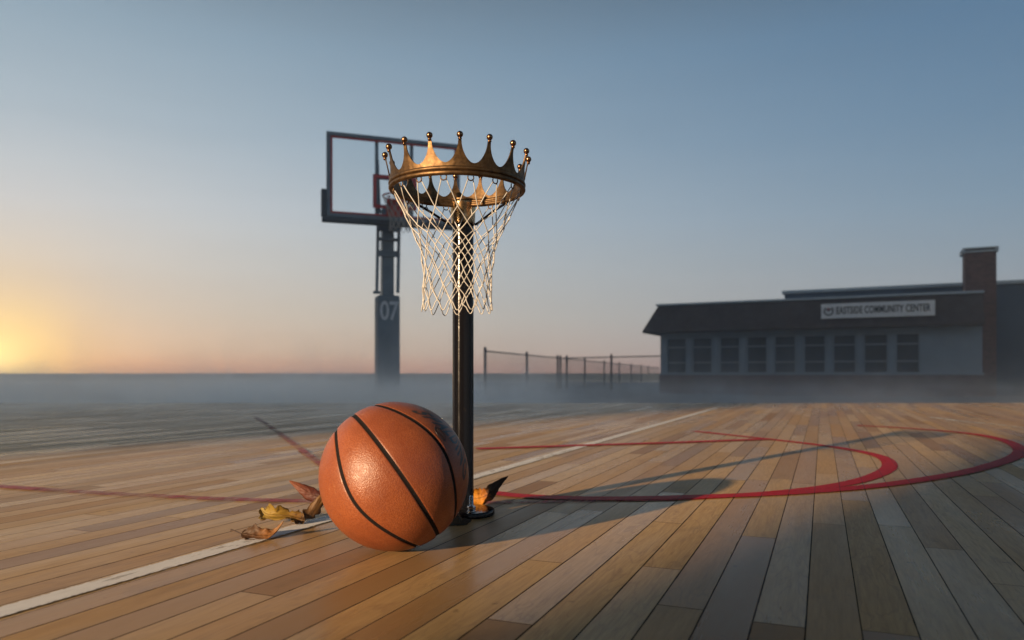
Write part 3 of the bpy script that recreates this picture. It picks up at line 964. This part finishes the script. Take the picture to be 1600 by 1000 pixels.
# ================================================================ BASKETBALL
def build_ball():
    Rb = .12
    c = Vector((P(616.5, HY, 1.211).x, 1.211, Rb))
    v = (Vector((0, 0, H)) - c).normalized()
    r = Vector((0, 0, 1)).cross(v).normalized()      # right as seen from the camera side
    u = v.cross(r).normalized()
    b = (r * .568 - u * .823).normalized()
    q_ = (r * .823 + u * .568).normalized()
    e = R(4)
    mdir = (v * math.cos(e) + q_ * math.sin(e)).normalized()
    qd = (q_ * math.cos(e) - v * math.sin(e)).normalized()
    # local axes: X = mdir, Y = b, Z = qd
    if mdir.cross(b).dot(qd) < 0: flip = True
    else: flip = False
    Mx = Matrix((mdir, b, qd)).transposed()
    root = bpy.data.objects.new('basketball', None)
    NU, NV = 640, 320
    th = (np.arange(NV + 1) / NV) * np.pi
    ph = (np.arange(NU) / NU) * 2 * np.pi
    TH, PH = np.meshgrid(th[1:-1], ph, indexing='ij')
    X = np.sin(TH) * np.cos(PH); Y = np.sin(TH) * np.sin(PH); Z = np.cos(TH)
    pts = np.concatenate([[[0, 0, 1.0]], np.stack([X, Y, Z], -1).reshape(-1, 3), [[0, 0, -1.0]]])
    def fields(p):
        lam = np.degrees(np.arcsin(np.clip(p[:, 2], -1, 1)))
        theta = np.arctan2(p[:, 1], p[:, 0])
        dB = np.abs(lam)
        dD = np.abs(np.degrees(np.arcsin(np.clip(p[:, 0], -1, 1))))
        lc = 17 + 23 * np.cos(theta) ** 2
        slope = np.abs(23 * np.sin(2 * theta)) / np.maximum(np.cos(np.radians(lam)), .2)
        dC = np.abs(np.abs(lam) - lc) / np.sqrt(1 + (np.radians(slope)) ** 2)
        return np.minimum(np.minimum(dB, dD), dC)
    f = fields(pts)
    hw = 1.55
    t = np.clip((f - hw * .55) / (hw * .9), 0, 1); t = t * t * (3 - 2 * t)
    puff = np.clip(f / 9, 0, 1)
    rad = Rb * (1 - .0105 * (1 - t)) - .0006 * (1 - puff)
    co = pts * rad[:, None]
    faces = []
    for k in range(NU): faces.append((0, 1 + k, 1 + (k + 1) % NU))
    for i in range(NV - 2):
        a = 1 + i * NU
        for k in range(NU):
            k2 = (k + 1) % NU
            faces.append((a + k, a + NU + k, a + NU + k2, a + k2))
    last = len(pts) - 1; a = 1 + (NV - 2) * NU
    for k in range(NU): faces.append((last, a + (k + 1) % NU, a + k))
    if flip: pass
    me = bpy.data.meshes.new('basketball')
    me.from_pydata(co.tolist(), [], faces)
    me.polygons.foreach_set('use_smooth', [True] * len(me.polygons))
    at = me.attributes.new('seam', 'FLOAT', 'POINT'); at.data.foreach_set('value', f.astype(np.float32))
    me.update()
    q = NT('pebbled_orange_leather')
    ov = q.obj()
    s = q.attr('seam')
    groove = q.rng(s, 1.35, 1.8, 1, 0, True)
    vd = q.vor(ov, 470)
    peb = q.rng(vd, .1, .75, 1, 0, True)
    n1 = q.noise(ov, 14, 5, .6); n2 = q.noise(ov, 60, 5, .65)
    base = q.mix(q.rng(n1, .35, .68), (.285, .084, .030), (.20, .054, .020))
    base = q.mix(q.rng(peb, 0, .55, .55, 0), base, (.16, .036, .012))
    # pale scuffs in streaks
    sc1 = q.noise(q.mapping(ov, (30, 8, 18), rot=(.4, .7, .2)), 3.2, 4, .7, .5)
    base = q.mix(q.math('MULTIPLY', q.rng(sc1, .665, .74, 0, .6), q.rng(n2, .42, .6)), base, (.55, .30, .17))
    col = q.mix(groove, base, (.013, .011, .011))
    nm = q.bump(q.math('MULTIPLY', peb, q.math('SUBTRACT', 1.0, groove)), .22, .0009)
    rough = q.mix(groove, q.rng(n2, .3, .7, .34, .48), (.8, .8, .8))
    q.bsdf(col, rough, 0, nm, q.rng(groove, 0, 1, .48, .06))
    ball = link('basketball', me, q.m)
    bpy.data.objects.remove(root)
    ball.matrix_world = Matrix.Translation(c) @ Mx.to_4x4()
    tag(ball, 'orange pebbled basketball with black seams resting at the foot of the black pole', 'ball')
    # lettering wrapped on the side panel
    ink = simple('dark_ball_ink', (.012, .016, .022), .4)
    def wrap(th_, lam, h):
        return Vector((math.cos(lam) * math.cos(th_), math.cos(lam) * math.sin(th_), math.sin(lam))) * (Rb * h)
    tm = text_mesh('SPALDING', 1.0, .03, 1.2)
    bm = bmesh.new(); bm.from_mesh(tm)
    bmesh.ops.triangulate(bm, faces=bm.faces[:])
    for _ in range(2):
        bmesh.ops.subdivide_edges(bm, edges=[e_ for e_ in bm.edges if e_.calc_length() > .09], cuts=1, use_grid_fill=False)
        bmesh.ops.triangulate(bm, faces=bm.faces[:])
    xs = [w.co.x for w in bm.verts]; ys = [w.co.y for w in bm.verts]
    x0, x1, y0, y1 = min(xs), max(xs), min(ys), max(ys)
    for w in bm.verts:
        tx = (w.co.x - x0) / (x1 - x0); ty = (w.co.y - y0) / (y1 - y0)
        thd = R(-45 + 97 * tx)
        shear = 0
        lc = 17 + 23 * math.cos(thd) ** 2
        w.co = wrap(thd + R(3.0) * (ty - .5), R(lc + 8.0 + 6.0 * min(1, tx * 2.0) + 17.5 * ty), 1.0022)
    me2 = bpy.data.meshes.new('lettering'); bm.to_mesh(me2); bm.free()
    link('lettering', me2, ink, ball)
    # round mark under the name
    m = MB()
    ct, cl, rr = R(-8.6), R(47.6), R(4.0)
    ring = [wrap(ct + 1.55 * rr * math.cos(R(a)) / math.cos(cl), cl + 1.0 * rr * math.sin(R(a)), 1.0012) for a in range(0, 360, 10)]
    m.tube(ring, .00045, 6, closed=True)
    m.tube([wrap(ct + t_ * rr * 1.45 / math.cos(cl), cl + .1 * rr * math.sin(t_ * 3), 1.0012) for t_ in (-1, -.6, -.2, .2, .6, 1)], .0004, 6)
    m.build('emblem', ink, ball)
build_ball()

# ================================================================ DRY LEAVES
def leaf(label, spine, sides, width, cup, stops, shape=(.35, 1.0), wav=.12, stem=None, seed=0, tear=.2):
    n, k = 36, 14
    S = catmull(spine, n // (len(spine) - 1) + 1)
    D = catmull(sides, n // (len(sides) - 1) + 1)
    n = len(S)
    vs, ta, sa = [], [], []
    peak, powr = shape
    for i in range(n):
        t = i / (n - 1)
        prof = (t / peak) ** .62 if t < peak else max(0, (1 - t) / (1 - peak)) ** powr
        prof = min(1, prof)
        T = (S[min(n - 1, i + 1)] - S[max(0, i - 1)]).normalized()
        s = D[min(len(D) - 1, int(t * (len(D) - 1)))]
        s = (s - T * s.dot(T)).normalized()
        nn = T.cross(s)
        ck = cup[0] + (cup[1] - cup[0]) * t
        for j in range(k + 1):
            w = 2 * j / k - 1
            ragged = 1 + tear * mnoise.noise(Vector((t * 16, math.copysign(4, w), seed))) + .5 * tear * mnoise.noise(Vector((t * 45, math.copysign(4, w), seed + 3)))
            hwid = width * .5 * prof * (ragged if abs(w) > .5 else 1) + .0005
            # roll the blade round its rib
            a = w * ck
            if abs(ck) > .02: off, lift = math.sin(a) / ck, (1 - math.cos(a)) / ck
            else: off, lift = w, 0
            wave = wav * abs(w) ** 1.5 * mnoise.noise(Vector((t * 6.5, w * 1.5, seed + 7))) + .05 * mnoise.noise(Vector((t * 18, w * 5, seed + 9)))
            vs.append(S[i] + s * (off * hwid) + nn * (lift * hwid + wave * width * prof))
            ta.append(t); sa.append(w)
    fs = [(i * (k + 1) + j, i * (k + 1) + j + 1, (i + 1) * (k + 1) + j + 1, (i + 1) * (k + 1) + j) for i in range(n - 1) for j in range(k)]
    q = NT('dry_leaf')
    t_ = q.attr('along'); w_ = q.attr('across')
    ov = q.obj()
    nz = q.noise(ov, 130, 5, .65)
    tn = q.math('ADD', t_, q.math('MULTIPLY', q.math('SUBTRACT', nz, .5), .35), clamp=True)
    c = q.ramp(tn, stops)
    aw = q.math('ABSOLUTE', w_)
    vein = q.math('FRACT', q.math('ADD', q.math('MULTIPLY', t_, 9.0), q.math('MULTIPLY', aw, -2.0)))
    vein = q.rng(q.math('ABSOLUTE', q.math('SUBTRACT', vein, .5)), 0, .09, 1, 0)
    rib = q.rng(aw, .02, .09, 1, 0)
    vv = q.math('MAXIMUM', q.math('MULTIPLY', vein, .5), rib)
    c = q.mix(q.math('MULTIPLY', vv, .45), c, (.09, .04, .015))
    c = q.mix(q.rng(nz, .60, .72, 0, .75), c, (.045, .022, .010))
    c = q.mix(q.math('MULTIPLY', q.rng(aw, .82, 1.0), .6), c, (.05, .026, .012))
    bs = q.bsdf(c, .55, 0, q.bump(q.math('ADD', vv, q.math('MULTIPLY', nz, .6)), .5, .0012), .35)
    tl = q.n('BsdfTranslucent'); q.put(tl.inputs['Color'], c)
    ms = q.n('MixShader'); q.put(ms.inputs[0], .25); q.t.links.new(bs.outputs[0], ms.inputs[1]); q.t.links.new(tl.outputs[0], ms.inputs[2])
    q.t.links.new(ms.outputs[0], q.out.inputs['Surface'])
    low = min(v.z for v in vs)
    if low < .0012: vs = [v + Vector((0, 0, max(0, .0012 - v.z) * 1.0)) for v in vs]
    o = mesh('dry_leaf', vs, fs, q.m, None, True)
    for nme, arr in (('along', ta), ('across', sa)):
        at = o.data.attributes.new(nme, 'FLOAT', 'POINT'); at.data.foreach_set('value', arr)
    md = o.modifiers.new('thickness', 'SOLIDIFY'); md.thickness = .0005; md.offset = 0
    tag(o, label, 'leaf', 'dry leaves round the ball')
    if stem:
        m = MB(); pts = catmull(stem, 6)
        m.tube(pts, .001, 6, rs=[.0016 - .0007 * i / len(pts) if i > 2 else .0021 for i in range(len(pts))])
        m.build('stem', simple('leaf_stem', (.05, .028, .018), .7), o)
    return o
V = Vector
leaf('curled brown leaf with thin stem lying on the white line',
     [P(377, 834, 1.30), P(392, 836, 1.295), P(412, 838, 1.29), P(430, 832, 1.295), P(444, 814, 1.30)],
     [V((.1, .75, .9)), V((.1, .8, .75)), V((0, .9, .55)), V((-.2, .9, .5))], .038, (1.3, .7),
     [(0, (.05, .025, .012)), (.35, (.10, .045, .018)), (.6, (.30, .13, .04)), (1, (.26, .14, .06))], (.3, .75), .20, [P(361, 828, 1.31), P(368, 830, 1.305), P(378, 834.5, 1.30)], 2, .3)
leaf('long yellow leaf crumpled at its tip beside the ball',
     [P(407, 795, 1.44), P(416, 803, 1.43), P(430, 805, 1.42), P(450, 806, 1.42), P(466, 810, 1.42), P(478, 811, 1.42), P(492, 795, 1.425), P(506, 772, 1.43)],
     [V((.1, .5, 1)), V((0, .7, .9)), V((.1, .9, .5)), V((.3, .6, .7)), V((.6, .3, -.3)), V((.8, .3, -.4))], .036, (1.5, .4),
     [(0, (.34, .26, .08)), (.3, (.30, .19, .03)), (.55, (.20, .10, .02)), (.72, (.08, .042, .02)), (1, (.20, .095, .025))], (.22, .25), .5, None, 5, .8)
leaf('pointed reddish leaf sticking up behind the yellow one',
     [P(513, 790, 1.47), P(500, 778, 1.48), P(486, 772, 1.485), P(470, 762, 1.49), P(452, 751, 1.50)],
     [V((.35, .2, .9)), V((.35, .3, .9)), V((.3, .5, .8))], .029, (.7, .5),
     [(0, (.03, .012, .012)), (.4, (.08, .02, .016)), (.75, (.16, .04, .02)), (1, (.24, .075, .03))], (.55, .8), .10, None, 8, .12)
leaf('orange and black leaf curled up behind the black pole',
     [P(724, 772, 1.60), P(736, 779, 1.60), P(750, 778, 1.60), P(763, 772, 1.60), P(776, 758, 1.61), P(794, 744, 1.62)],
     [V((-.1, .35, 1)), V((0, .35, 1)), V((-.2, .4, 1)), V((-.45, .3, .8))], .052, (1.7, .3),
     [(0, (.56, .27, .03)), (.35, (.56, .23, .02)), (.55, (.36, .12, .02)), (.64, (.05, .025, .012)), (1, (.03, .018, .012))], (.35, .9), .22, None, 12, .25)
leaf('dark crumpled leaf in the shade under the ball and pole',
     [P(694, 822, 1.43), P(706, 817, 1.42), P(720, 818, 1.41), P(737, 812, 1.42)],
     [V((.1, .8, .7)), V((.1, .8, .9)), V((0, .9, .5))], .034, (1.2, .6),
     [(0, (.045, .04, .028)), (.5, (.075, .065, .045)), (1, (.04, .03, .02))], (.45, .7), .3, None, 21, .35)

# ================================================================ AIR
def build_air():
    m = MB(); m.box(-155, -95, GZ - 1.0, 155, 155, 20.5)
    q = NT('thin_haze')
    p = q.n('VolumePrincipled')
    q.put(p.inputs['Color'], (.74, .86, .98)); q.put(p.inputs['Density'], .0040); q.put(p.inputs['Anisotropy'], .4)
    q.t.links.new(p.outputs[0], q.out.inputs['Volume'])
    o = m.build('haze', q.m); o['kind'] = 'stuff'
    # ground mist drifting over the far boards and the ground beyond
    m = MB(); m.box(-26, 2.6, GZ - .2, 26, 30, 1.6)
    q = NT('ground_mist')
    pos = q.obj()
    s = q.n('SeparateXYZ'); q.put(s.inputs[0], pos)
    n1 = q.noise(q.mapping(pos, (.45, .32, 1.6)), 1.0, 4, .55, .8)
    n2 = q.noise(q.mapping(pos, (1.6, .8, 1.1)), 1.0, 3, .6, 1.4)
    n3 = q.noise(q.mapping(pos, (2.1, .7, .55)), 1.0, 3, .6, 1.6)
    patch = q.rng(n1, .40, .62, .15, 1.35, True)
    wisp = q.rng(n2, .44, .68, .35, 1.5, True)
    fall = q.math('EXPONENT', q.math('MULTIPLY', q.math('MAXIMUM', q.math('SUBTRACT', s.outputs['Z'], q.rng(s.outputs['Y'], 5, 10, .06, .09)), 0.0), -9.0))
    tall = q.math('MULTIPLY', q.math('EXPONENT', q.math('MULTIPLY', q.math('MAXIMUM', s.outputs['Z'], 0.0), -2.6)), q.rng(n3, .54, .70, 0, .4, True))
    start = q.rng(s.outputs['Y'], 2.7, 5.0, 0, 1, True)
    end = q.rng(s.outputs['Y'], 9, 17, 1, .03, True)
    left = q.rng(s.outputs['X'], -1.5, 1.5, 1.0, .16, True)
    d = q.math('MULTIPLY', q.math('ADD', q.math('MULTIPLY', fall, q.math('MULTIPLY', patch, wisp)), tall), q.math('MULTIPLY', start, q.math('MULTIPLY', end, left)))
    d = q.math('MULTIPLY', d, q.rng(s.outputs['Y'], 3.2, 7.0, .60, 1.10, True))
    p = q.n('VolumePrincipled')
    q.put(p.inputs['Color'], (.88, .95, 1.0)); q.put(p.inputs['Density'], d); q.put(p.inputs['Anisotropy'], .8)
    q.t.links.new(p.outputs[0], q.out.inputs['Volume'])
    o = m.build('mist', q.m); o['kind'] = 'stuff'
build_air()
